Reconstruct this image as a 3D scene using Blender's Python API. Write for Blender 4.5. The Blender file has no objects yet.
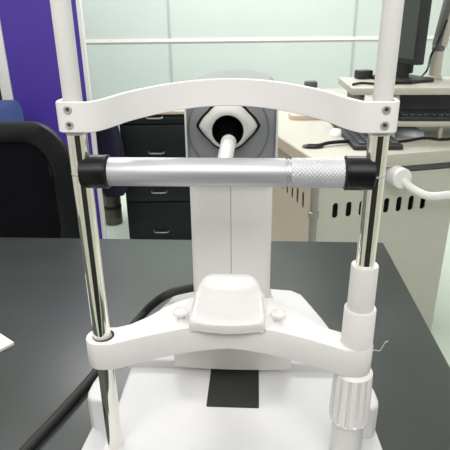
import bpy, bmesh, math, random
from mathutils import Vector, Matrix
random.seed(4)
PI = math.pi
scene = bpy.context.scene
col = scene.collection

# ------------------------------------------------------------------ camera
ZC, F, TH, ROLL, PV = 1.25, 520.0, math.radians(23.4), math.radians(.65), 234.1
cam_d = bpy.data.cameras.new('camera'); cam = bpy.data.objects.new('camera', cam_d); col.objects.link(cam)
cam_d.sensor_width = 36; cam_d.lens = F / 450 * 36; cam_d.clip_start = 0.02
cam_d.shift_y = (PV-225) / 450
CR = Matrix.Rotation(PI/2 - TH, 4, 'X') @ Matrix.Rotation(-ROLL, 4, 'Z')
cam.matrix_world = Matrix.Translation((0, 0, ZC)) @ CR
scene.camera = cam

def at(u, v, Y=None, z=None):
    """world point seen at photo position (u, v), on depth Y or height z (layout survey)"""
    d = CR.to_3x3() @ Vector(((u - 225) / F, (PV - v) / F, -1))
    s = Y / d.y if Y is not None else (z - ZC) / d.z
    return Vector((d.x * s, d.y * s, ZC + d.z * s))

# ------------------------------------------------------------------ materials
def mat(name, rgb, rough=.5, metal=0., var=.04, scale=30., bump=0., bscale=200., coat=0., emit=0., stretch=None, spec=.5):
    m = bpy.data.materials.new(name); m.use_nodes = True
    nt = m.node_tree; b = nt.nodes['Principled BSDF']
    b.inputs['Roughness'].default_value = rough; b.inputs['Metallic'].default_value = metal
    b.inputs['Coat Weight'].default_value = coat; b.inputs['Specular IOR Level'].default_value = spec
    tc = nt.nodes.new('ShaderNodeTexCoord'); src = tc.outputs['Object']
    if stretch:
        mp = nt.nodes.new('ShaderNodeMapping'); mp.inputs['Scale'].default_value = stretch
        nt.links.new(src, mp.inputs['Vector']); src = mp.outputs['Vector']
    n = nt.nodes.new('ShaderNodeTexNoise'); n.inputs['Scale'].default_value = scale; n.inputs['Detail'].default_value = 3
    nt.links.new(src, n.inputs['Vector'])
    r = nt.nodes.new('ShaderNodeValToRGB')
    lo = [max(0, c * (1 - var)) for c in rgb]; hi = [min(1, c * (1 + var)) for c in rgb]
    r.color_ramp.elements[0].position = .3; r.color_ramp.elements[1].position = .7
    r.color_ramp.elements[0].color = (*lo, 1); r.color_ramp.elements[1].color = (*hi, 1)
    nt.links.new(n.outputs['Fac'], r.inputs['Fac']); nt.links.new(r.outputs['Color'], b.inputs['Base Color'])
    if bump:
        n2 = nt.nodes.new('ShaderNodeTexNoise'); n2.inputs['Scale'].default_value = bscale
        bp = nt.nodes.new('ShaderNodeBump'); bp.inputs['Strength'].default_value = bump; bp.inputs['Distance'].default_value = .002
        nt.links.new(src, n2.inputs['Vector']); nt.links.new(n2.outputs['Fac'], bp.inputs['Height']); nt.links.new(bp.outputs['Normal'], b.inputs['Normal'])
    if emit:
        b.inputs['Emission Color'].default_value = (*rgb, 1); b.inputs['Emission Strength'].default_value = emit
    return m

def srgb(r, g, b):
    f = lambda c: c/255/12.92 if c/255 <= .04045 else ((c/255+.055)/1.055)**2.4
    return (f(r), f(g), f(b))

M = {}
M['white']   = mat('white_plastic', (.80, .778, .775), .38, var=.012)
M['white2']  = mat('white_painted_metal', (.77, .75, .74), .42, var=.015)
M['cup']     = mat('glossy_white_plastic', (.72, .705, .70), .2, var=.01, coat=.3)
M['offwhite']= mat('base_white_plastic', (.65, .65, .66), .45, var=.015, bump=.05, bscale=900)
M['tubew']   = mat('grey_white_tube', (.66, .655, .64), .35, var=.015)
M['chrome']  = mat('chrome', (.86, .84, .78), .06, 1., var=.02)
M['steel']   = mat('screw_steel', (.55, .54, .51), .4, .55, var=.04)
M['alu']     = mat('brushed_aluminium', (.52, .52, .55), .42, .6, var=.06, scale=60, stretch=(.3, 8, 8))
M['knurl']   = mat('knurled_aluminium', (.56, .555, .59), .45, .45, var=.05)
M['black']   = mat('black_plastic', (.005, .005, .006), .34, var=.1, spec=.3)
M['rubber']  = mat('black_matte', (.018, .019, .019), .75, var=.15, bump=.2, bscale=500)
M['void']    = mat('dark_bore', (.004, .004, .004), .9, var=.1, spec=.05)
M['grey']    = mat('grey_plastic', srgb(126, 128, 132), .42, var=.02)
M['greyr']   = mat('grey_ring', srgb(116, 118, 122), .5, var=.02)
M['greyd']   = mat('dark_grey_groove', srgb(62, 64, 68), .5, var=.02)
M['pad']     = mat('black_pad', srgb(30, 31, 31), .7, var=.12, scale=300, bump=.2, bscale=900)
M['cable']   = mat('braided_cable', (.016, .016, .016), .65, var=.5, scale=700)
M['table']   = mat('dark_grey_laminate', srgb(58, 62, 61), .33, var=.12, scale=7, bump=.03, bscale=600, spec=.5)
M['tedge']   = mat('dark_table_edge', srgb(40, 44, 45), .5)
M['beige']   = mat('grey_green_sheet_metal', srgb(190, 190, 178), .5, var=.015)
M['beige2']  = mat('pale_beige_laminate', srgb(186, 183, 171), .4, var=.02)
M['taupe']   = mat('taupe_edge', srgb(200, 185, 168), .5, var=.02)
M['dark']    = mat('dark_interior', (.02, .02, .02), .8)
M['purple']  = mat('purple_panel', srgb(74, 50, 160), .55, var=.05, scale=4)
M['frame']   = mat('aluminium_white_frame', srgb(232, 232, 230), .35, var=.02)
M['mint']    = mat('frosted_glass_panel', srgb(203, 215, 210), .22, var=.012, scale=2)
M['seal']    = mat('white_seal', srgb(243, 238, 234), .5)
M['sealg']   = mat('grey_seal', srgb(176, 186, 182), .5)
M['floor']   = mat('pale_vinyl_floor', srgb(222, 232, 220), .35, var=.03, scale=6)
M['wallw']   = mat('off_white_plaster', srgb(228, 226, 220), .8, var=.02, bump=.1)
M['ceil']    = mat('ceiling_tile', srgb(235, 235, 232), .9, var=.02, bump=.1, bscale=80)
M['dkboard']    = mat('dark_board', srgb(30, 27, 25), .6, var=.15, scale=5, stretch=(8, 8, 1))
M['cab']     = mat('black_green_cabinet', srgb(20, 27, 27), .5, var=.05, spec=.25)
M['handle']  = mat('dull_steel_handle', (.30, .30, .29), .4, .8)
M['chair']   = mat('black_chair_plastic', srgb(15, 18, 20), .5, var=.1, spec=.25)
M['mesh']    = mat('black_chair_mesh', srgb(9, 10, 15), .9, spec=.15, var=.35, scale=400, bump=.3, bscale=700)
M['blue']    = mat('blue_cloth', srgb(54, 74, 128), .9, var=.12, scale=60, bump=.3, bscale=200)
M['navy']    = mat('navy_cloth', srgb(17, 16, 42), .9, var=.2, scale=20, bump=.3, bscale=120)
M['khaki']   = mat('olive_jar', srgb(96, 96, 74), .25, var=.25, scale=12)
M['key']     = mat('dark_key_plastic', srgb(72, 76, 80), .5, var=.06)
M['keyb']    = mat('black_keyboard_body', srgb(36, 39, 42), .5, var=.06)
M['screen']  = mat('dark_screen', srgb(62, 68, 64), .35, var=.03, scale=3)
M['paper']   = mat('paper_white', (.86, .86, .85), .6, var=.01)
M['pouch']   = mat('pale_blue_plastic', srgb(222, 230, 240), .3, var=.03)
M['dbox']    = mat('slate_grey_plastic', srgb(120, 122, 126), .5)
M['post']    = mat('grey_post_metal', srgb(150, 148, 138), .35, .4)
M['arm']     = mat('dark_grey_arm', srgb(92, 96, 94), .5)

# ------------------------------------------------------------------ mesh helpers
def obj(name, bm, m, parent=None, ang=35, smooth=True):
    bmesh.ops.recalc_face_normals(bm, faces=bm.faces[:])
    me = bpy.data.meshes.new(name); bm.to_mesh(me); bm.free()
    if smooth:
        me.shade_smooth(); me.set_sharp_from_angle(angle=math.radians(ang))
    me.materials.append(m)
    o = bpy.data.objects.new(name, me); col.objects.link(o); o.parent = parent
    return o

def tag(o, label, cat, group=None, kind=None):
    o['label'] = label; o['category'] = cat
    if group: o['group'] = group
    if kind: o['kind'] = kind
    return o

def thing(name, label, cat, loc=(0, 0, 0), rz=0., group=None):
    o = bpy.data.objects.new(name, None); col.objects.link(o); o.empty_display_size = .05
    o.location = loc; o.rotation_euler = (0, 0, rz)
    return tag(o, label, cat, group)

def struct(o):
    o['kind'] = 'structure'; return o

def box(bm, c, s, bev=0., seg=2, mx=None):
    r = bmesh.ops.create_cube(bm, size=1.)
    vs = r['verts']
    for v in vs: v.co = Vector((v.co.x*s[0], v.co.y*s[1], v.co.z*s[2])) + Vector(c)
    if bev:
        es = list({e for v in vs for e in v.link_edges})
        g = bmesh.ops.bevel(bm, geom=es, offset=bev, segments=seg, profile=.5, affect='EDGES')
        vs = list({v for f in g['faces'] for v in f.verts} | {v for v in vs if v.is_valid})
    if mx is not None: bmesh.ops.transform(bm, matrix=mx, verts=vs)
    return vs

def loft(bm, rings, close=True, cap=True):
    R = [[bm.verts.new(p) for p in ring] for ring in rings]
    n = len(R[0])
    for a, b in zip(R, R[1:]):
        for i in range(n if close else n-1):
            j = (i+1) % n
            bm.faces.new((a[i], a[j], b[j], b[i]))
    if cap:
        bm.faces.new(R[0][::-1]); bm.faces.new(R[-1])
    return [v for r in R for v in r]

def lathe(bm, prof, seg=40, mx=None, fn=None, cap=True):
    rings = []
    for k, (r, z) in enumerate(prof):
        ring = []
        for i in range(seg):
            a = 2*PI*i/seg; rr = r if fn is None else r + fn(a, z, k)
            ring.append(Vector((rr*math.cos(a), rr*math.sin(a), z)))
        rings.append(ring)
    vs = loft(bm, rings, cap=cap)
    if mx is not None: bmesh.ops.transform(bm, matrix=mx, verts=vs)
    return vs

def prism(bm, pts, z0, z1, bev=0., seg=3, mx=None, bottom=False):
    """upright prism from a plan outline, with a rolled upper (and lower) rim"""
    n = len(pts); P = [Vector((p[0], p[1])) for p in pts]
    area = sum(P[i].x*P[(i+1) % n].y - P[(i+1) % n].x*P[i].y for i in range(n))
    if area < 0: P.reverse()
    nor = []
    for i in range(n):
        a = (P[i]-P[i-1]); b = (P[(i+1) % n]-P[i])
        na = Vector((a.y, -a.x)).normalized(); nb = Vector((b.y, -b.x)).normalized()
        m = (na+nb); m = m.normalized() if m.length > 1e-6 else na
        nor.append(m / max(.5, m.dot(na)))
    def ring(inset, z): return [Vector((P[i].x-nor[i].x*inset, P[i].y-nor[i].y*inset, z)) for i in range(n)]
    rings = []
    if bev and bottom:
        for k in range(seg+1):
            a = PI/2*k/seg; rings.append(ring(bev*(1-math.sin(a)), z0+bev*(1-math.cos(a))))
    else: rings.append(ring(0, z0))
    if bev:
        for k in range(seg+1):
            a = PI/2*k/seg; rings.append(ring(bev*(1-math.cos(a)), z1-bev*(1-math.sin(a))))
    else: rings.append(ring(0, z1))
    vs = loft(bm, rings)
    if mx is not None: bmesh.ops.transform(bm, matrix=mx, verts=vs)
    return vs

def smooth_path(pts, n=8):
    P = [Vector(p) for p in pts]; out = []
    for i in range(len(P)-1):
        p0 = P[max(0, i-1)]; p1 = P[i]; p2 = P[i+1]; p3 = P[min(len(P)-1, i+2)]
        for k in range(n):
            t = k/n
            out.append(.5*((2*p1)+(p2-p0)*t+(2*p0-5*p1+4*p2-p3)*t*t+(3*p1-p0-3*p2+p3)*t**3))
    out.append(P[-1]); return out

def tube(bm, pts, r, seg=12, r2=None):
    P = [Vector(p) for p in pts]; rings = []
    up = Vector((0, 0, 1)); prev = None
    for i, p in enumerate(P):
        d = (P[min(i+1, len(P)-1)]-P[max(0, i-1)]).normalized()
        if prev is None:
            u = d.cross(up)
            if u.length < 1e-3: u = d.cross(Vector((1, 0, 0)))
        else: u = prev - d*prev.dot(d)
        u.normalize(); prev = u; w = d.cross(u)
        rr = r if r2 is None else r + (r2-r)*i/(len(P)-1)
        rings.append([p + u*rr*math.cos(2*PI*k/seg) + w*rr*math.sin(2*PI*k/seg) for k in range(seg)])
    return loft(bm, rings)

def rrect(x0, x1, y0, y1, r, n=6):
    out = []
    for cx, cy, a0 in ((x1-r, y1-r, 0), (x0+r, y1-r, PI/2), (x0+r, y0+r, PI), (x1-r, y0+r, 3*PI/2)):
        for k in range(n+1):
            a = a0 + PI/2*k/n; out.append((cx+r*math.cos(a), cy+r*math.sin(a)))
    return out

def plate(name, outline, holes, thick, m, parent, mx):
    """flat sheet with real holes, made as a filled 2D curve and turned into a mesh"""
    cu = bpy.data.curves.new(name, 'CURVE'); cu.dimensions = '2D'; cu.fill_mode = 'BOTH'; cu.extrude = thick/2
    for pts in [outline]+holes:
        s = cu.splines.new('POLY'); s.points.add(len(pts)-1); s.use_cyclic_u = True
        for p, q in zip(s.points, pts): p.co = (q[0], q[1], 0, 1)
    co = bpy.data.objects.new(name+'_curve', cu); col.objects.link(co)
    dg = bpy.context.evaluated_depsgraph_get(); me = bpy.data.meshes.new_from_object(co.evaluated_get(dg))
    bpy.data.objects.remove(co); bpy.data.curves.remove(cu)
    me.transform(mx); me.name = name; me.materials.clear(); me.materials.append(m)
    o = bpy.data.objects.new(name, me); col.objects.link(o); o.parent = parent
    return o

def rot_to(d, loc=(0, 0, 0)):
    return Matrix.Translation(loc) @ Vector(d).to_track_quat('Z', 'Y').to_matrix().to_4x4()

NB = bmesh.new
# ------------------------------------------------------------------ room shell
X0, X1, Y0, Y1, H = -2.3, 2.7, -.95, 4.2, 2.75
def slab(name, c, s, m):
    b = NB(); box(b, c, s); return struct(obj(name, b, m, smooth=False))
slab('floor', ((X0+X1)/2, (Y0+Y1)/2, -.05), (X1-X0+.2, Y1-Y0+.2, .1), M['floor'])
slab('ceiling', ((X0+X1)/2, (Y0+Y1)/2, H+.05), (X1-X0+.2, Y1-Y0+.2, .1), M['ceil'])
slab('wall_back', ((X0+X1)/2, Y1+.05, H/2), (X1-X0+.2, .1, H), M['mint'])
slab('wall_left', (X0-.05, (Y0+Y1)/2, H/2), (.1, Y1-Y0, H), M['wallw'])
slab('wall_right', (X1+.05, (Y0+Y1)/2, H/2), (.1, Y1-Y0, H), M['wallw'])
slab('wall_front', ((X0+X1)/2, Y0-.05, H/2), (X1-X0+.2, .1, H), M['wallw'])
slab('dark_reflection_board_1', (.30, Y0+.02, 1.05), (1.7, .04, 2.1), M['dkboard'])  # unseen dark board added behind the camera for the chrome posts to reflect
# seams between the frosted glass panels
zl = at(200, 40, Y=Y1).z
slab('trim_1', ((X0+X1)/2, Y1-.004, zl), (X1-X0, .012, .022), M['seal']).rotation_euler = (0, 0, 0)
for i, u in enumerate((171, 352)):
    slab('trim_%d' % (i+2), (at(u, 60, Y=Y1).x, Y1-.003, H/2), (.016, .008, H), M['sealg'])
slab('trim_4', (at(84, 60, Y=Y1).x, Y1-.006, H/2), (.05, .014, H), M['sealg'])

# ------------------------------------------------------------------ examination table
ROT = math.radians(-3.5)
ZT = .72
tab_c = at(228, 240, z=ZT)           # a point of its back edge
T = thing('examination_table', 'dark grey laminate table carrying the white eye instrument', 'table', (tab_c.x, tab_c.y, 0), ROT)
xr = (Matrix.Rotation(-ROT, 3, 'Z') @ (at(416, 303, z=ZT)-tab_c)).x
b = NB(); box(b, ((xr-1.05)/2, -.52, ZT-.014), (xr+1.05, 1.04, .028), .003); obj('tabletop', b, M['table'], T)
b = NB(); box(b, ((xr-1.05)/2, -.52, ZT-.062), (xr+1.05-.08, .96, .066)); obj('apron', b, M['tedge'], T)
for sx in (-1.0, xr-.05):
    for sy in (-.06, -.98):
        b = NB(); box(b, (sx, sy, (ZT-.03)/2), (.05, .05, ZT-.03), .004); obj('leg', b, M['tedge'], T)

# ------------------------------------------------------------------ eye instrument with chin rest
CY = .4443
K = thing('keratometer', 'white desktop eye measuring instrument with chin rest posts and grey head', 'eye instrument', (.0014, CY, ZT), ROT)
def Z(rel): return rel + ZC - ZT          # height below the lens -> height above the table
# foot and base
hw = [(.058, .348), (.090, .344), (.106, .330), (.119, .295), (.133, .255), (.142, .225), (.1475, .19), (.1485, .14), (.1485, .09), (.1485, -.08), (.143, -.105), (.13, -.112)]
def mirror(L, dx=0.):
    return [(-w+dx, y) for w, y in L] + [(w+dx, y) for w, y in reversed(L)]
b = NB(); prism(b, mirror([(.150, .090), (.176, .092), (.1848, .084), (.188, .04), (.192, -.02), (.194, -.09), (.186, -.115)], .0015), Z(-.529), Z(-.502), .003); obj('foot_plate', b, M['offwhite'], K)
b = NB(); prism(b, mirror([(w-.004, y) for w, y in hw], .000), Z(-.528), Z(-.457), .005); base = obj('base', b, M['offwhite'], K)
for s in (-1, 1):                                   # horn shaped side wings beside the posts
    hp_ = [(.153, .066), (.176, .068), (.1825, .074), (.1848, .084), (.1840, .102), (.1805, .122), (.175, .134), (.170, .130), (.165, .112), (.158, .092), (.153, .082)]
    b = NB(); prism(b, [(s*(x+.0012)-.0012, y) for x, y in hp_], Z(-.526), Z(-.4535), .004); obj('base_wing', b, M['offwhite'], K)
rear = [p for p in mirror(hw, .001) if p[1] > .145]
nl = len(rear)//2
rear = rear[:nl] + [(-.1470, .141), (.1490, .141)] + rear[nl:]
b = NB(); prism(b, rear, Z(-.459), Z(-.4445), .0035); obj('base_rear_deck', b, M['offwhite'], K)
b = NB(); prism(b, rrect(-.0315, .0345, .066, .148, .002), Z(-.4575), Z(-.4564), .0004); obj('sliding_pad', b, M['pad'], K)
# stage block and column
def bowed(w, y0, y1, bow, r=.006):
    n = 14; L = []
    for i in range(n+1):
        f = -1+2*i/n; L.append((f*w/2, y0 - bow*(1-f*f)))
    return L + [(w/2, y1), (-w/2, y1)]
b = NB(); prism(b, [(x-.002, y) for x, y in bowed(.160, .140, .172, .004)], Z(-.4535), Z(-.404), .004); obj('stage_block', b, M['white2'], K)
b = NB(); prism(b, rrect(-.0745, .0765, .143, .27, .004), Z(-.4565), Z(-.4530)); obj('stage_gap_shade', b, M['dark'], K)  # dark slab painting in the shadow line under the stage block
SX = -.0035                                          # the head is slid slightly to the left
def half_plan(w, y0, y1, r, s):
    pts = [(0, y0)] + [(w-r+r*math.sin(PI/2*k/6), y0+r-r*math.cos(PI/2*k/6)) for k in range(7)] + [(w, y1), (0, y1)]
    return [(SX+s*(x+.0003), y) for x, y in pts]
for s in (-1, 1):
    b = NB(); prism(b, half_plan(.0507, .158, .30, .008, s), Z(-.412), Z(-.165)); obj('column_cover', b, M['white2'], K)
b = NB(); prism(b, rrect(SX-.040, SX+.040, .1588, .295, .008), Z(-.411), Z(-.166)); obj('column_core', b, M['greyd'], K)
for s in (-1, 1):                                                     # sloping ribs at the foot of the column
    pts = [(.045, Z(-.446)), (.066, Z(-.446)), (.058, Z(-.42)), (.0512, Z(-.39))]
    b = NB(); R = [[Vector((SX+s*x, y, z)) for x, z in pts] for y in (.23, .29)]; loft(b, R); obj('column_gusset', b, M['white2'], K)
# head
def head_plan(w, y0, y1, ys):
    L = [(-w/2+.006, y0), (-w/2+.002, y0+.002), (-w/2, y0+.006)]
    L += [(-w/2, ys)]
    for k in range(1, 16):
        a = PI - PI*k/16; L.append((w/2*math.cos(a), ys+(y1-ys)*math.sin(a)))
    L += [(w/2, ys), (w/2, y0+.006), (w/2-.002, y0+.002), (w/2-.006, y0)]
    return [(x+SX+.0025, y) for x, y in L]
b = NB(); prism(b, head_plan(.1015, .131, .318, .235), Z(-.176), Z(-.078), .010, 5); head = obj('measuring_head', b, M['grey'], K)
for s in (-1, 1):
    b = NB(); box(b, (SX+.0025+s*.0504, .1300, Z(-.132)), (.0022, .006, .088), .0008); obj('head_edge_trim', b, M['tubew'], head)
ry = Matrix.Rotation(PI/2, 4, 'X')      # lathe axis z -> -y (towards the viewer)
LZ = Z(-.1222)
def front(y): return Matrix.Translation((SX-.0010, y, LZ)) @ ry
b = NB(); lathe(b, [(.046, 0), (.046, .0012), (.0448, .0018), (.0445, .0)], 60, front(.131), cap=False); obj('head_ring_groove', b, M['greyr'], head)
# almond shaped white escutcheon round the bore
OFF = .0042                 # the bore sits a little low in its surround
def almond(r, tip, grow=0, n=96):
    out = []
    for i in range(n):
        a = 2*PI*i/n; c, s = abs(math.cos(a)), math.sin(a)
        rr = r + grow + (tip-r)*max(0, 1-math.asin(min(1, abs(s)))/.62)**1.25
        out.append((rr*math.cos(a), rr*s+OFF))
    return out
def washer(bm, outer, rin, prof, mx):
    """ring between an outer outline and a round bore; prof = (blend 0..1 from bore to outline, height)"""
    n = len(outer); rings = []
    for f, h in prof:
        ring = []
        for i, (x, y) in enumerate(outer):
            a = 2*PI*i/n; px, py = rin*math.cos(a), rin*math.sin(a)
            ring.append(Vector((px+(x-px)*f, py+(y-py)*f, h)))
        rings.append(ring)
    vs = loft(bm, rings, cap=False); bmesh.ops.transform(bm, matrix=mx, verts=vs)
b = NB(); washer(b, almond(.0262, .0340, .0018), .02, [(0, .0005), (.9, .0022), (1, .0005)], front(.131)); obj('lens_gasket', b, M['black'], head)
b = NB(); washer(b, almond(.0256, .0322), .0172, [(1, .0), (1, .003), (.92, .006), (.55, .011), (.25, .0125), (.06, .0125), (0, .0115), (0, .0006)], front(.131))
lens = obj('lens_surround', b, M['tubew'], head, ang=50)
b = NB(); lathe(b, [(.01715, .0105), (.0166, .0100), (.0160, .0012), (.0001, .0008)], 48, front(.131), cap=False); obj('lens_bore', b, M['void'], lens)
b = NB(); lathe(b, [(.0001, .0032), (.007, .0026), (.0125, .0010)], 32, front(.131), cap=False); obj('lens_glass', b, M['void'], lens)

# chin rest posts
for s in (-1, 1):
    pm = Matrix.Translation((s*.13, 0, 0))
    b = NB(); lathe(b, [(.0080, Z(-.458)), (.0088, Z(-.457)), (.0088, Z(-.097))], 40, pm); post = obj('chin_rest_post', b, M['chrome'], K)
    b = NB(); lathe(b, [(.0088, Z(-.0985)), (.0093, Z(-.098)), (.0093, Z(-.090)), (.0081, Z(-.089)), (.0081, Z(.058)), (.0076, Z(.060))], 40, pm); obj('post_sleeve', b, M['tubew'], post)
    b = NB(); lathe(b, [(.0087, Z(-.1352)), (.0091, Z(-.1345)), (.0091, Z(-.1338)), (.0087, Z(-.1331))], 40, pm); obj('post_joint', b, M['steel'], post)
# forehead band
def band_pt(f):                 # f in -1..1 along the curved part
    p = 1-f*f; e = min(1, (1-abs(f))/.22); e = e*e*(3-2*e)
    p *= (.55+.45*e)
    return p
path = [(-.1402, .006), (-.1409, -.004), (-.1399, -.0095), (-.1372, -.0118)]
N = 56
path2 = []
for i in range(N+1):
    f = -1+2*i/N; x = .113*f; p = band_pt(f)
    path2.append((x, -.0120+.082*p, .0085*p))
rows = [(x, y, 0.) for x, y in path] + [(-.128, -.0122, 0), (-.119, -.0121, 0)] + path2 + [(.119, -.0121, 0), (.128, -.0122, 0)] + [(-x, y, 0.) for x, y in reversed(path)]
b = NB(); rings = []
for i, (x, y, dz) in enumerate(rows):
    x0, y0, _ = rows[max(0, i-1)]; x1, y1, _ = rows[min(len(rows)-1, i+1)]
    d = Vector((x1-x0, y1-y0, 0)).normalized(); n = Vector((d.y, -d.x, 0)); th = .0017; hh = .01285
    c = Vector((x, y, Z(-.0820)+dz)); ring = []
    for a, h in ((1, -hh+.0007), (1, hh-.0007), (.55, hh), (-.55, hh), (-1, hh-.0007), (-1, -hh+.0007), (-.55, -hh), (.55, -hh)):
        ring.append(c + n*th*a + Vector((0, 0, h)))
    rings.append(ring)
loft(b, rings); band = obj('forehead_band', b, M['white'], K, ang=40)
for s in (-1, 1):
    for zz in (-.0755, -.0882):
        b = NB(); mx = Matrix.Translation((s*.1305, -.0136, Z(zz))) @ ry
        lathe(b, [(.0036, -.001), (.0037, .0006), (.0033, .0012), (.0026, .0014), (.0020, .0013), (.0017, .0003), (.0001, .0003)], 28, mx, cap=False)
        sc = obj('screw', b, M['steel'], band)
        b = NB(); lathe(b, [(.0016, 0), (.0016, .0005), (.0001, .0006)], 6, mx, cap=False); obj('hex_socket', b, M['greyd'], sc)
# chin bracket
pts = []
NBR = 40
for i in range(NBR+1):                        # front edge, left to right
    f = -1+2*i/NBR; x = .118*f
    pts.append((x, -.0155+.042*(1-f*f)**1.0*(.75+.25*(1-abs(f)))))
for k in range(1, 14):                        # round right end
    a = -PI/2-.35 + (PI+.7)*k/14
    pts.append((.1305+.0160*math.cos(a), .0160*math.sin(a)))
back = [(.118, .0170), (.105, .0235), (.090, .038), (.075, .058), (.060, .074), (.045, .084)]
pts += [p for p in back]
pts += [(-x, y) for x, y in reversed(back)]
for k in range(1, 14):
    a = PI/2-.35 + (PI+.7)*k/14
    pts.append((-.1305+.0160*math.cos(a), .0160*math.sin(a)))
b = NB(); prism(b, pts, Z(-.3405), Z(-.3085), .0016, 2, bottom=True); br = obj('chin_bracket', b, M['white2'], K, ang=30)
b = NB(); lathe(b, [(.0085, Z(-.3085)), (.0112, Z(-.3085)), (.0112, Z(-.3081)), (.0085, Z(-.3081))], 40, Matrix.Translation((-.1285, 0, 0)), cap=False); obj('post_gap_shade', b, M['dark'], br)  # dark ring painted on for the shaded gap round the post
b = NB(); lathe(b, [(.0087, Z(-.3085)), (.0093, Z(-.3083)), (.0093, Z(-.3050)), (.0087, Z(-.3047))], 40, Matrix.Translation((-.13, 0, 0)), cap=False); obj('bracket_bushing', b, M['tubew'], br)
for s in (-1, 1):
    b = NB(); lathe(b, [(.0038, Z(-.3095)), (.0038, Z(-.304)), (.0080, Z(-.3032)), (.0087, Z(-.3018)), (.0083, Z(-.2995)), (.0060, Z(-.2983)), (.0001, Z(-.2980))], 32, Matrix.Translation((s*.0525, .037, 0)), cap=False)
    obj('paper_pin', b, M['cup'], br)
# chin cup
prof = [  # y, z(rel), half width, side rise
    (.0180, -.3110, .0370, 0.), (.0172, -.3050, .0385, .0), (.0182, -.3005, .0392, .0005), (.0220, -.2980, .0395, .0015), (.0300, -.2982, .0395, .003),
    (.0400, -.2995, .0390, .0045), (.0500, -.3000, .0382, .0055), (.0590, -.2985, .0374, .005), (.0660, -.2945, .0364, .004), (.0715, -.2895, .0350, .0025),
    (.0760, -.2840, .0332, .001), (.0790, -.2800, .0305, .0), (.0812, -.2780, .0260, -.0005), (.0840, -.2782, .0255, -.001), (.0862, -.2815, .0280, -.001), (.0870, -.2920, .033, -.001), (.0870, -.3110, .035, 0)]
# resample
sp = smooth_path([(y, z, w) for y, z, w, _ in prof], 4); rs = smooth_path([(k, r, 0) for k, (_, _, _, r) in enumerate(prof)], 4)
b = NB(); grid = []
n = 24
for q, rr in zip(sp, rs):
    row = []
    for i in range(n+1):
        f = -1+2*i/n
        fx = math.copysign(1-(1-abs(f))**1.3, f)
        e = abs(fx)**3
        drop = 0.
        lipc = .006*(1-fx*fx)*max(0, 1-abs(q.x-.018)/.012)     # front lip bulges forward
        row.append(Vector((fx*q.z*1.02-.0016, q.x-lipc, Z(q.y)+rr.y*e - .004*max(0, (abs(fx)-.86)/.14)**2)))
    grid.append(row)
VV = [[b.verts.new(p) for p in r] for r in grid]
for r0, r1 in zip(VV, VV[1:]):
    for i in range(n): b.faces.new((r0[i], r0[i+1], r1[i+1], r1[i]))
for side in (0, n):                                            # close the flanks down to the bracket
    low = [b.verts.new((r[side].co.x, r[side].co.y, Z(-.3095))) for r in VV]
    for i in range(len(VV)-1):
        b.faces.new((VV[i][side], VV[i+1][side], low[i+1], low[i]))
bmesh.ops.remove_doubles(b, verts=b.verts[:], dist=.0002)
obj('chin_cup', b, M['cup'], K, ang=50)
b = NB(); prism(b, [(x-.0016, y) for x, y in rrect(-.0405, .0405, .019, .088, .006)], Z(-.3090), Z(-.3030), .001, 2); obj('cup_pedestal', b, M['white2'], K)
# height adjuster on the right post
pm = Matrix.Translation((.13, 0, 0))
b = NB(); lathe(b, [(.0089, Z(-.2220)), (.0122, Z(-.2215)), (.0127, Z(-.2223)), (.0130, Z(-.278))], 44, pm); obj('height_sleeve', b, M['tubew'], K)
b = NB(); lathe(b, [(.0129, Z(-.2685)), (.0148, Z(-.2680)), (.0154, Z(-.2690)), (.0157, Z(-.3090))], 44, pm); obj('sleeve_collar', b, M['white2'], K)
nrib = 14
def flute(a, z, k):
    if k in (0, 1, 6, 7): return 0
    return -.0026 if (a*nrib/(2*PI)) % 1 > .64 else 0
b = NB(); lathe(b, [(.0180, Z(-.4050)), (.0205, Z(-.4045)), (.0210, Z(-.4035)), (.0211, Z(-.395)), (.0205, Z(-.37)), (.0198, Z(-.352)), (.0194, Z(-.3440)), (.017, Z(-.3408))], 224, pm, flute); obj('height_knob', b, M['white'], K, ang=25)
b = NB(); lathe(b, [(.0170, Z(-.4570)), (.0166, Z(-.403))], 44, pm); obj('lower_sleeve', b, M['tubew'], K)
b = NB(); tube(b, smooth_path([(.142, .0, Z(-.318)), (.149, -.002, Z(-.3168)), (.1535, -.003, Z(-.3160)), (.1560, -.003, Z(-.3095)), (.1575, -.003, Z(-.3060)), (.1600, -.003, Z(-.3050))], 5), .0006, 8); obj('wire_hook', b, M['steel'], K)

# ------------------------------------------------------------------ calibration bar clamped between the posts
BZ = Z(-.1327)
C = thing('calibration_bar', 'silver metal bar with knurled grip and black end collars between the chrome posts', 'calibration bar', (.0014, CY, ZT+BZ), ROT)
ax = Matrix.Rotation(PI/2, 4, 'Y')     # lathe axis z -> +x
b = NB(); lathe(b, [(.0120, -.110), (.0128, -.1075), (.0128, .0515), (.0124, .0523), (.0116, .0525), (.0116, .0540), (.0126, .0543), (.0126, .0555), (.0114, .0557), (.0114, .0575)], 56, ax); obj('bar_tube', b, M['alu'], C)
seg, nr = 240, 130
def kn(a, z, k):
    if k < 2 or k > nr-2: return -.0004
    p = .00165
    u = a*.0129/p; q = (z-.0556)/p*1.0
    A = abs((u*.5+q*.5) % 1-.5)*2; B_ = abs((u*.5-q*.5) % 1-.5)*2
    return .00032*min(A, B_)*2-.0002
b = NB(); lathe(b, [(.0129, .0570+.0464*k/nr) for k in range(nr+1)], seg, ax, kn); obj('knurled_grip', b, M['knurl'], C, ang=60)
b = NB(); lathe(b, [(.0140, -.1290), (.0150, -.1280), (.0150, -.1095), (.0148, -.1080), (.0152, -.1075), (.0152, -.1055), (.0128, -.1040)], 48, ax); obj('end_collar', b, M['black'], C)
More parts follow.
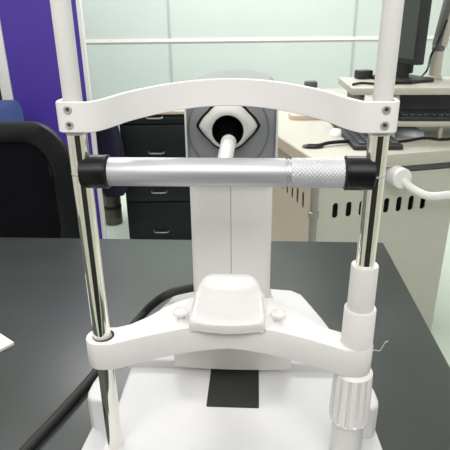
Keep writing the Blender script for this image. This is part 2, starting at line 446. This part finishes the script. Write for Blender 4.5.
b = NB(); lathe(b, [(.0128, .1028), (.0152, .1043), (.0152, .1058), (.0148, .1063), (.0150, .1078), (.0150, .1275), (.0140, .1285)], 48, ax); obj('end_collar', b, M['black'], C)
b = NB(); rm = Matrix.Translation((-.0030, 0, .0015)) @ Matrix.Rotation(-PI/2, 4, 'X')   # axis -> +y
lathe(b, [(.0074, .006), (.0076, .095), (.0083, .0960), (.0083, .1075), (.0075, .1085), (.0068, .1085), (.0068, .103), (.0001, .103)], 36, rm, cap=False); rod = obj('eye_rod', b, M['tubew'], C)
b = NB(); lathe(b, [(.0076, .0932), (.0078, .0940), (.0076, .0948)], 36, rm, cap=False); obj('rod_seam', b, M['greyd'], rod)

# ------------------------------------------------------------------ things on the table
zc_ = ZT+.0078
cab = [at(-14, 497, z=zc_), at(24, 452, z=zc_), at(62, 411, z=zc_), at(92, 377, z=zc_), at(120, 341, z=zc_+.004), at(146, 311, z=ZT+.03), at(160, 299, z=ZT+.085), at(172, 292.5, z=ZT+.1005), at(186, 289, z=ZT+.1005), at(199, 286.5, z=ZT+.1005)]
b = NB(); tube(b, smooth_path(cab, 10), .0072, 14)
tag(obj('power_cable', b, M['cable']), 'thick black braided cable curving over the dark table to the white instrument base', 'cable')
p0 = at(14, 342, z=ZT+.006); p1 = at(0, 333, z=ZT+.006); p2 = at(0, 352, z=ZT+.006)
d1 = Vector((p1.x-p0.x, p1.y-p0.y)).normalized(); d2 = Vector((d1.y, -d1.x)) * -1
if d2.y > 0: d2 = -d2
A = Vector((p0.x, p0.y)); q = [A, A+d1*.21, A+d1*.21+d2*.15, A+d2*.15]
b = NB(); prism(b, [(v.x, v.y) for v in q], ZT+.0005, ZT+.006, .0005, 1); tag(obj('note_pad', b, M['paper']), 'white paper pad with one corner showing at the left side of the table', 'paper pad')

# ------------------------------------------------------------------ purple partition
PY = 2.46
xl, xR = at(13, 90, Y=PY).x, at(81.5, 45, Y=PY).x
PT = thing('partition_screen', 'purple partition panel in a white aluminium frame behind the black chair', 'partition', ((xl+xR)/2, PY, 0))
w = xR-xl
b = NB(); box(b, (0, 0, 1.0), (w+.01, .022, 1.98)); obj('panel', b, M['purple'], PT, smooth=False)
for s, ww in ((-1, .05), (1, .019)):
    b = NB(); box(b, (s*(w/2+ww/2), -.004, 1.0), (ww, .030, 2.0), .003); obj('frame_post', b, M['frame'], PT)
b = NB(); box(b, (0, 0, 1.998), (w+.08, .04, .03), .003); obj('top_rail', b, M['frame'], PT)
for s in (-1, 1):
    b = NB(); box(b, (s*(w/2), 0, .012), (.05, .4, .024), .003); obj('floor_foot', b, M['frame'], PT)
# neighbouring partition panel, edge just in frame
b = NB(); box(b, (xl-.05-.014-.35, PY+.05, 1.0), (.7, .03, 2.0), .002)
tag(obj('partition_board', b, M['dark']), 'dark board edge just showing at the far left beyond the purple partition', 'partition')

# ------------------------------------------------------------------ navy coat and jar in the gap
b = NB(); cx = at(108, 150, Y=2.62); rings = []
zt, zb = at(108, 112, Y=2.62).z, at(108, 195, Y=2.62).z
for k in range(15):
    f = k/14; z = zt+(zb-zt)*f; wd = (.045+.028*math.sin(min(1, f*1.6)*PI/2))*(1 if f < .9 else 1-.35*((f-.9)/.1))
    ring = []
    for i in range(28):
        a = 2*PI*i/28; fold = 1+.10*math.sin(5*a+f*2)
        ring.append(Vector((cx.x+wd*math.cos(a)*fold+.01*f, 2.62+.04*math.sin(a)*fold, z)))
    rings.append(ring)
loft(b, rings); tube(b, [(cx.x, 2.62, zt-.01), (cx.x, 2.60, zt+.03), (xR+.015, 2.43, zt+.05), (xR+.015, 2.415, zt+.05)], .005, 8)
tag(obj('coat', b, M['navy']), 'navy blue cloth coat hanging beside the white partition frame', 'coat')
jp = at(112, 226, z=.0)
J = thing('storage_jar', 'olive tinted jar standing on the floor below the navy coat', 'jar', (jp.x, jp.y+.06, 0))
b = NB(); lathe(b, [(.050, 0), (.058, .006), (.058, .10), (.054, .115), (.058, .13), (.058, .20), (.050, .225), (.040, .24)], 36); obj('jar_body', b, M['khaki'], J)
b = NB(); lathe(b, [(.043, .236), (.043, .275), (.038, .28)], 32); obj('jar_lid', b, M['frame'], J)
b = NB(); lathe(b, [(.0585, .105), (.0592, .108), (.0592, .122), (.0585, .125)], 36, cap=False); obj('jar_band', b, M['dark'], J)

# ------------------------------------------------------------------ black drawer cabinet
DY = 2.72
ca, cb = at(123, 170, Y=DY).x, -.13
ch = at(160, 114, Y=DY).z
D = thing('drawer_cabinet', 'black drawer cabinet with bent metal pulls behind the instrument', 'cabinet', ((ca+cb)/2, DY, 0))
cw = cb-ca
b = NB(); box(b, (0, .26, ch/2), (cw, .50, ch), .004); obj('carcass', b, M['cab'], D)
b = NB(); box(b, (0, .25, ch+.008), (cw+.01, .53, .016), .003); obj('cabinet_top', b, M['taupe'], D)
hx = at(157, 150, Y=DY).x-(ca+cb)/2
zs = [at(157, v, Y=DY-.03).z for v in (118, 153, 192.5, 232)]
tops = [ch-.01, (zs[0]+zs[1])/2+.055, (zs[1]+zs[2])/2+.055, (zs[2]+zs[3])/2+.055, .03]
for k in range(4):
    z1, z0 = tops[k]-.003, tops[k+1]+.003
    b = NB(); box(b, (0, 0, (z0+z1)/2), (cw-.012, .022, z1-z0), .003); dr = obj('drawer', b, M['cab'], D)
    b = NB(); hz = zs[k]
    tube(b, smooth_path([(hx-.042, -.008, hz+.004), (hx-.040, -.026, hz), (hx-.030, -.034, hz-.002), (hx, -.035, hz-.002), (hx+.030, -.034, hz-.002), (hx+.040, -.026, hz), (hx+.042, -.008, hz+.004)], 5), .004, 10)
    obj('pull_handle', b, M['handle'], dr)

# ------------------------------------------------------------------ black office chair
hy = 1.46
ct = at(20, 119, Y=hy).z; cxr = at(78, 165, Y=hy).x
CW = .47
CH = thing('office_chair', 'black office chair with curved backrest standing behind the table', 'chair', (cxr-CW/2, hy, 0), 0)
def back_ring(inset, y):
    L = []
    w_ = CW/2-inset; z0, z1 = .55+inset, ct-inset
    for x, z in rrect(-w_, w_, z0, z1, max(.03, .10-inset*.5), 10):
        crown = -.016*(x/w_)**2 if z > (z0+z1)/2 else 0
        L.append(Vector((x, y+.05*(x/w_)**2*-1, z+crown)))
    return L
b = NB()
R = [back_ring(.0, .0), back_ring(-.004, -.012), back_ring(.0, -.024), back_ring(.045, -.028), back_ring(.055, -.018), back_ring(.055, .012), back_ring(.045, .020), back_ring(.0, .0)]
loft(b, R, cap=False); obj('back_frame', b, M['chair'], CH, ang=60)
b = NB(); loft(b, [back_ring(.052, -.012), back_ring(.052, .006)]); obj('back_mesh', b, M['mesh'], CH, ang=30)
b = NB(); tube(b, smooth_path([tuple(p+Vector((0, .012, 0))) for p in back_ring(.06, -.016)[::2]], 2), .004, 6); obj('back_piping', b, M['arm'], CH)
b = NB(); prism(b, rrect(-.25, .14, .0, .38, .08), .42, .50, .02, 4, bottom=True); obj('seat', b, M['mesh'], CH)
b = NB(); tube(b, smooth_path([(0, .02, .62), (0, -.03, .52), (0, .05, .41), (0, .2, .405)], 6), .022, 10); obj('back_bracket', b, M['chair'], CH)
b = NB(); lathe(b, [(.025, .09), (.028, .25), (.022, .26), (.022, .42)], 20, Matrix.Translation((0, .21, 0))); obj('gas_stem', b, M['chair'], CH)
for k in range(5):
    a = 2*PI*k/5+.3; e = Vector((.28*math.cos(a), .21+.28*math.sin(a), .075))
    b = NB(); tube(b, [(0, .21, .10), tuple(e)], .024, 10, .015); lg = obj('base_spoke', b, M['chair'], CH)
    b = NB(); lathe(b, [(.02, -.018), (.0275, -.014), (.0275, .014), (.02, .018)], 20, Matrix.Translation((e.x, e.y, .0285)) @ Matrix.Rotation(a, 4, 'Z') @ Matrix.Rotation(PI/2, 4, 'X')); obj('caster', b, M['black'], lg)
# blue cloth covered cart behind the chair
bz = at(20, 112, Y=1.95).z; bx = at(25, 108, Y=2.26).x
CC = thing('covered_cart', 'cart under a blue cloth cover behind the black chair at far left', 'cart', (bx-.28, 1.95, 0))
b = NB(); rings = []
for f, g in ((0, .012), (.3, .006), (.7, .003), (.97, 0), (1, -.012)):
    ring = []
    for i, (x, y) in enumerate(rrect(-.28-g, .28+g, 0-g, .30+g, .03, 8)):
        a = i*1.1; ring.append(Vector((x+.006*math.sin(a)*(1-f), y+.006*math.cos(a*1.3)*(1-f), .12+(bz-.12)*f - (.008 if f == .97 else 0))))
    rings.append(ring)
loft(b, rings); obj('cloth_cover', b, M['blue'], CC, ang=50)
for sx in (-.24, .24):
    for sy in (.04, .27):
        b = NB(); tube(b, [(sx, sy, .0), (sx, sy, .16)], .018, 12); obj('leg', b, M['handle'], CC)

# ------------------------------------------------------------------ right hand trolley desk
ZD = .80
O = at(316, 160.5, z=ZD); RD = math.radians(13.5)
W, LN = .80, 1.50
TR = thing('trolley_desk', 'grey green metal trolley desk with slotted panels and white push handle', 'desk', (O.x, O.y, 0), RD)
loc = lambda p: Matrix.Rotation(-RD, 4, 'Z') @ (Vector(p)-Vector((O.x, O.y, 0)))
wld = lambda p: Matrix.Rotation(RD, 4, 'Z') @ Vector(p) + Vector((O.x, O.y, 0))
b = NB(); box(b, (W/2, LN/2, ZD-.022), (W, LN, .044), .003); obj('worktop', b, M['beige2'], TR)
b = NB(); box(b, (-.0016, LN/2, ZD-.0225), (.003, LN-.004, .040)); obj('edge_strip', b, M['taupe'], TR)
def slot(cx_, cz, w_=.022, h_=.062):
    out = []
    for k in range(9): a = PI*k/8; out.append((cx_+w_/2*math.cos(a), cz+h_/2-w_/2+w_/2*math.sin(a)))
    for k in range(9): a = PI+PI*k/8; out.append((cx_+w_/2*math.cos(a), cz-h_/2+w_/2+w_/2*math.sin(a)))
    return out
ptop = ZD-.075
# front panel in the plane y = .03
pa = loc(at(316, 210, Y=O.y+.05)).x; pb = loc(at(450, 222, Y=O.y+.20)).x
sz = at(386, 205, Y=O.y+.12).z
us = (335, 348.5, 361.5, 374, 386, 398.5, 410.5, 422.5, 433)
def ray_front(u, v, yl):
    A_ = loc(at(u, v, Y=1.0)); B_ = loc(at(u, v, Y=3.0)); t = (yl-A_.y)/(B_.y-A_.y); return A_+(B_-A_)*t
pts_s = [ray_front(u, v, .03) for u, v in zip(us[:8], (209.5, 208.5, 207.4, 206.4, 205.4, 204.4, 203.4, 202.4, 201.6))]
pa = ray_front(317, 210, .03).x; pb = ray_front(448, 230, .03).x
mz = sum(p.z for p in pts_s)/len(pts_s)
mxf = Matrix.Translation((0, .03, 0)) @ Matrix.Rotation(PI/2, 4, 'X')
plate('front_panel', [(pa, .012), (pb, .012), (pb, ptop), (pa, ptop)], [slot(p.x, mz, .021, .056) for p in pts_s], .004, M['beige'], TR, mxf)
# left side panel in the plane x = .02
mxs = Matrix.Translation((.03, 0, 0)) @ Matrix.Rotation(PI/2, 4, 'Z') @ Matrix.Rotation(PI/2, 4, 'X')
plate('side_panel', [(.09, .06), (LN-.05, .06), (LN-.05, ptop+.02), (.09, ptop+.02)], [slot(.16+.055*k, mz, .021, .062) for k in range(12)], .004, M['taupe'], TR, mxs)  # taupe puts the warmer light on this side into its colour
b = NB(); box(b, (pb-.002, LN/2, (ptop+.06)/2+.0), (.004, LN-.09, ptop-.06)); obj('side_panel', b, M['beige'], TR, smooth=False)
b = NB(); box(b, ((pa+pb)/2, .075, (.06+ptop)/2), (pb-pa-.03, .004, ptop-.07)); obj('slot_backing_dark', b, M['dark'], TR, smooth=False)  # dark sheets behind both slotted panels paint in the unlit inside
b = NB(); box(b, (.07, LN/2, (.06+ptop)/2), (.004, LN-.2, ptop-.07)); obj('slot_backing_dark', b, M['dark'], TR, smooth=False)
b = NB(); box(b, ((pa+pb)/2+.02, LN/2, .075), (pb-pa, LN-.1, .03)); obj('bottom_shelf', b, M['beige'], TR, smooth=False)
for px_, py_ in ((pa-.016, .022), (pb-.035, .06), (.045, LN-.06), (pb-.035, LN-.06)):
    b = NB(); lathe(b, [(.013, .05), (.013, mz-.012), (.018, mz-.010), (.018, mz+.006), (.013, mz+.008), (.013, ZD-.044)], 20, Matrix.Translation((px_, py_, 0))); obj('corner_post', b, M['post'], TR)
    b = NB(); lathe(b, [(.02, -.012), (.027, -.010), (.027, .010), (.02, .012)], 20, Matrix.Translation((px_, py_, .028)) @ Matrix.Rotation(PI/2, 4, 'X')); obj('caster', b, M['black'], TR)
# push handle
cp = ray_front(403, 179, -.045)
b = NB(); lathe(b, [(.034, 0), (.0345, .070), (.032, .0735), (.0001, .074)], 36, Matrix.Translation((cp.x, .028, cp.z)) @ ry, cap=False); mt = obj('handle_mount', b, M['frame'], TR)
hp = [(cp.x+.004, -.035, cp.z-.004), (cp.x+.022, -.062, cp.z-.026), (cp.x+.045, -.092, cp.z-.040), (cp.x+.075, -.108, cp.z-.046), (cp.x+.14, -.110, cp.z-.046), (cp.x+.24, -.110, cp.z-.046), (cp.x+.275, -.095, cp.z-.042), (cp.x+.285, -.05, cp.z-.02), (cp.x+.285, .03, cp.z)]
b = NB(); tube(b, smooth_path(hp, 8), .0135, 16); obj('push_handle', b, M['frame'], mt)
# dark strip standing in for the shaded gap under the worktop
b = NB(); box(b, ((pa+pb)/2+.02, .05, ZD-.06), (pb-pa-.05, .03, .028)); obj('under_gap_shade', b, M['arm'], TR, smooth=False)

# riser on the desk
foot = at(440, 140, z=ZD); RA = math.radians(-3)
RZ = at(440, 87.5, Y=foot.y).z; RM = at(440, 121.5, Y=foot.y).z
rl = at(352, 88, Y=foot.y+.01); rl = Vector((rl.x, rl.y, 0))
rloc = lambda p: Matrix.Rotation(-RA, 4, 'Z') @ (Vector((p.x, p.y, 0))-rl)
rwld = lambda x, y, z=0.: Matrix.Rotation(RA, 4, 'Z') @ Vector((x, y, 0)) + rl + Vector((0, 0, z))
RW, RDp = .66, .32
RS = thing('monitor_riser', 'pale two tier monitor riser standing on the trolley desk', 'monitor stand', (rl.x, rl.y, ZD), RA)
b = NB(); box(b, (RW/2, RDp/2, RZ-ZD-.0125), (RW, RDp, .025), .003); obj('top_shelf', b, M['beige2'], RS)
ml = rloc(at(392, 122, Y=foot.y)).x
b = NB(); box(b, ((ml+RW)/2, RDp/2, RM-ZD-.009), (RW-ml, RDp, .018), .003); obj('keyboard_shelf', b, M['beige2'], RS)
b = NB(); box(b, (.045, RDp/2, (RZ-ZD-.025)/2), (.018, RDp-.06, RZ-ZD-.025), .002); obj('side_support', b, M['arm'], RS)
for lx in (ml+.012, RW-.02):
    for ly in (.03, RDp-.03):
        b = NB(); box(b, (lx, ly, (RZ-ZD-.025)/2), (.022, .022, RZ-ZD-.025), .002); obj('riser_leg', b, M['beige2'], RS)
lgx = rloc(foot).x
b = NB(); box(b, (lgx, .02, (RM-ZD-.018)/2), (.014, .014, RM-ZD-.018), .002); obj('riser_leg', b, M['beige2'], RS)

def keyboard(name, label, loc_, rz, L, Dp, rows, cols, group=None, tilt=0.):
    t = thing(name, label, 'keyboard', loc_, rz, group)
    t.rotation_euler = (tilt, 0, rz)
    b = NB(); prism(b, rrect(0, L, 0, Dp, .008), 0, .016, .004, 2); obj('keyboard_body', b, M['keyb'], t)
    kw, kd = (L-.02)/cols, (Dp-.03)/rows
    b = NB()
    for r in range(rows):
        for c in range(cols):
            box(b, (.01+kw*(c+.5), .012+kd*(r+.5), .019), (kw*.82, kd*.80, .007), .0015, 1)
    k = obj('keys', b, M['key'], t); k['kind'] = 'stuff'
    return t
# keyboard on the riser shelf
kw_ = rwld(ml+.03, .012)
keyboard('keyboard', 'dark keyboard on the lower riser shelf under the monitor', (kw_.x, kw_.y, RM+.0005), RA, .43, .15, 5, 16, tilt=0.)
# dark grey box behind it
b = NB(); kb = (ml+.03, .19)
prism(b, rrect(0, .44, 0, .10, .004), 0, RZ-.025-RM-.016, .003, 2, mx=Matrix.Rotation(RA, 4, 'Z')); bo = tag(obj('device_box', b, M['dbox']), 'dark grey flat box behind the keyboard on the riser shelf', 'box')
pbx = rwld(kb[0], kb[1]); bo.location = (pbx.x, pbx.y, RM+.0005)
# keyboard lying on the worktop
k0 = at(354, 147, z=ZD+.012); k1 = at(325, 114, z=ZD+.012)
dk = math.atan2(k1.y-k0.y, k1.x-k0.x)
keyboard('keyboard', 'black keyboard lying askew on the pale worktop beside the right post', (k0.x, k0.y, ZD+.0005), dk, (k1-k0).xy.length, .17, 5, 16)
KB = bpy.data.objects['keyboard.001'] if 'keyboard.001' in bpy.data.objects else None
# mirror its depth so that it extends to the right of its near edge
if KB: KB.location = (k0.x+math.sin(dk)*.17, k0.y-math.cos(dk)*.17, ZD+.0005)

# monitor on the riser
mr = at(416, 65.5, Y=foot.y+.10); mL = at(377.5, 60.5, z=mr.z)
dm = Vector((mL.x-mr.x, mL.y-mr.y, 0)); MW = dm.length; dm.normalize()
ang = math.atan2(-dm.y, -dm.x)
mc = (mr+mL)/2
MO = thing('monitor', 'dark flat monitor turned sideways on the pale riser', 'monitor', (mc.x, mc.y, RZ+.0005), ang)
hz0 = mr.z-RZ
b = NB(); box(b, (0, .018, hz0+.15), (MW, .036, .30), .004); cs_ = obj('monitor_case', b, M['keyb'], MO)
b = NB(); box(b, (0, -.0012, hz0+.153), (MW-.03, .003, .268)); obj('screen', b, M['screen'], MO, smooth=False)
b = NB(); box(b, (0, .05, hz0+.03), (.06, .03, .14), .006); box(b, (0, .035, (hz0)/2), (.055, .03, hz0+.02), .006); obj('monitor_neck', b, M['keyb'], MO)
b = NB(); prism(b, rrect(-.11, .11, -.05, .12, .04), 0, .012, .004, 2); obj('monitor_foot', b, M['keyb'], MO)

# jointed arm
ap = at(434, 79, z=RZ)
AR = thing('jointed_arm', 'pale post with a sloping dark jointed arm right of the monitor', 'support arm', (ap.x, ap.y, RZ+.0005))
t1 = at(436, 50, Y=ap.y)
b = NB(); lathe(b, [(.030, 0), (.030, .01), (.0225, .014), (.0215, t1.z-RZ-.01), (.0195, t1.z-RZ)], 28); obj('arm_post', b, M['beige2'], AR)
e0 = Vector((0, 0, t1.z-RZ)); e1 = at(452, -2, Y=ap.y-.02)-Vector((ap.x, ap.y, RZ)); e1 = e0+(e1-e0)*1.6
dd = (e1-e0); L_ = dd.length
b = NB(); lathe(b, [(.021, -.004), (.024, .0), (.024, .012), (.021, .016)], 24, Matrix.Translation(e0)); obj('arm_joint', b, M['arm'], AR)
xx = dd.normalized(); yy = Vector((0, 1, 0)); zz_ = xx.cross(yy).normalized(); yy = zz_.cross(xx)
MX = Matrix((( xx.x, yy.x, zz_.x, e0.x), (xx.y, yy.y, zz_.y, e0.y), (xx.z, yy.z, zz_.z, e0.z+.012), (0, 0, 0, 1)))
b = NB(); box(b, (L_/2, 0, .010), (L_, .045, .020), .003, mx=MX); obj('arm_cover', b, M['arm'], AR)
b = NB(); box(b, (L_/2, 0, -.012), (L_, .036, .026), .003, mx=MX); obj('arm_beam', b, M['beige2'], AR)
# black lead from the monitor
b = NB(); tube(b, smooth_path([tuple(at(447, 20, Y=ap.y-.06)), tuple(at(438, 42, Y=ap.y-.07)), tuple(at(431, 56, Y=ap.y-.08)), tuple(at(428, 68, z=RZ+.03)), tuple(at(424, 74, z=RZ+.006)), tuple(at(414, 82, z=RZ+.006)), tuple(at(398, 83, z=RZ+.006)), tuple(at(380, 84, z=RZ+.006)), tuple(at(362, 83, z=RZ+.006)), tuple(at(353, 84.5, z=RZ+.006))], 6), .0045, 8)
tag(obj('black_lead', b, M['black']), 'thin black lead trailing over the riser top from the jointed arm', 'cable')
ad = at(365, 79.5, z=RZ)
b = NB(); box(b, (0, 0, .0165), (.06, .045, .032), .004); a_ = tag(obj('power_adapter', b, M['keyb']), 'small dark adapter block on the left end of the riser', 'adapter'); a_.location = (ad.x, ad.y+.03, RZ+.0005); a_.rotation_euler.z = .3

# things on the worktop
def blob(name, u, v, sx, sy, sz, m, rz, label, cat):
    p = at(u, v, z=ZD); b = NB(); rings = []
    for k in range(9):
        f = k/8; a = PI/2*f; g = math.cos(a)**.6 if k < 8 else .05
        rings.append([Vector((sx/2*g*math.copysign(abs(math.cos(q))**.7, math.cos(q)), sy/2*g*math.copysign(abs(math.sin(q))**.7, math.sin(q)), sz*math.sin(a))) for q in [2*PI*i/28 for i in range(28)]])
    loft(b, rings); o = tag(obj(name, b, m, ang=60), label, cat); o.location = (p.x, p.y, ZD+.0005); o.rotation_euler.z = rz; return o
blob('plastic_pouch', 401, 132, .09, .20, .03, M['pouch'], .5, 'pale blue white plastic pouch on the worktop beside the right post', 'pouch')
blob('cloth_wad', 336, 134.5, .05, .085, .020, M['paper'], -.2, 'small white card wad beside the keyboard on the worktop', 'paper')
b = NB(); pw = [at(308, 145.5, z=ZD+.006), at(318, 145.5, z=ZD+.008), at(328, 143, z=ZD+.012), at(340, 141.8, z=ZD+.012), at(352, 141.5, z=ZD+.010)]
sp_ = smooth_path([tuple(p) for p in pw], 6); tube(b, sp_, .0065, 10)
PW = tag(obj('black_probe', b, M['black']), 'black probe with a flat oval tip lying on the pale worktop', 'probe')
b = NB(); lathe(b, [(.0001, -.004), (.020, -.003), (.023, .0), (.020, .003), (.0001, .004)], 28, Matrix.Translation(at(313, 146, z=ZD+.0055)) @ Matrix.Diagonal((1.7, 1., 1., 1.)), cap=False); obj('probe_tip', b, M['black'], PW)
b = NB(); tube(b, smooth_path([tuple(at(390, 142, z=ZD+.005)), tuple(at(405, 141, z=ZD+.005)), tuple(at(425, 138, z=ZD+.005)), tuple(at(441, 139.5, z=ZD+.005)), tuple(at(462, 137.5, z=ZD+.005))], 6), .005, 8)
tag(obj('mouse_cable', b, M['black']), 'black cable along the front of the worktop below the riser', 'cable')
# pale device with a disc base, half hidden behind the forehead band
dp = at(306, 118, z=ZD)
DS = thing('desk_stand', 'small beige stand with a flat base on the far worktop behind the forehead band', 'stand', (dp.x, dp.y, ZD+.0005))
dt = at(310, 81, Y=dp.y).z-ZD
b = NB(); prism(b, rrect(-.075, .075, -.05, .06, .03), 0, .02, .006, 2); obj('stand_base', b, M['taupe'], DS)
b = NB(); lathe(b, [(.018, .018), (.014, .04), (.013, dt-.03)], 24, Matrix.Translation((.01, .01, 0))); obj('stand_pole', b, M['beige2'], DS)
b = NB(); box(b, (.015, .01, dt-.016), (.055, .04, .03), .008); obj('stand_top', b, M['arm'], DS)

# ------------------------------------------------------------------ light
def area(loc_, sx, sy, e, color=(1, .984, .978), rot=(0, 0, 0)):
    l = bpy.data.lights.new('ceiling_or_fill_lamp', 'AREA'); l.shape = 'RECTANGLE'; l.size = sx; l.size_y = sy; l.energy = e; l.color = color
    o = bpy.data.objects.new('ceiling_or_fill_lamp', l); col.objects.link(o); o.location = loc_; o.rotation_euler = rot; return o
for x, y, e in ((-1.1, .9, 7), (.9, .9, 7), (-.45, 3.0, 56), (.75, 3.0, 56), (0., -.5, 14)):
    area((x, y, H-.02), 1.0 if y > 2 else 1.2, .6, e)
area((.1, -.85, 2.1), 2.6, .9, 60, rot=(PI/2-.35, 0, 0))  # unseen fill light added at the front wall to brighten upright faces
area((-.95, 1.35, 2.7), .6, .6, 16)  # extra fill light added to lighten the back left of the table
wd_ = bpy.data.worlds.new('world'); scene.world = wd_; wd_.use_nodes = True
wd_.node_tree.nodes['Background'].inputs['Color'].default_value = (1, 1, 1, 1); wd_.node_tree.nodes['Background'].inputs['Strength'].default_value = .6
scene.view_settings.view_transform = 'Standard'
scene.view_settings.look = 'None'
scene.view_settings.exposure = -0.66
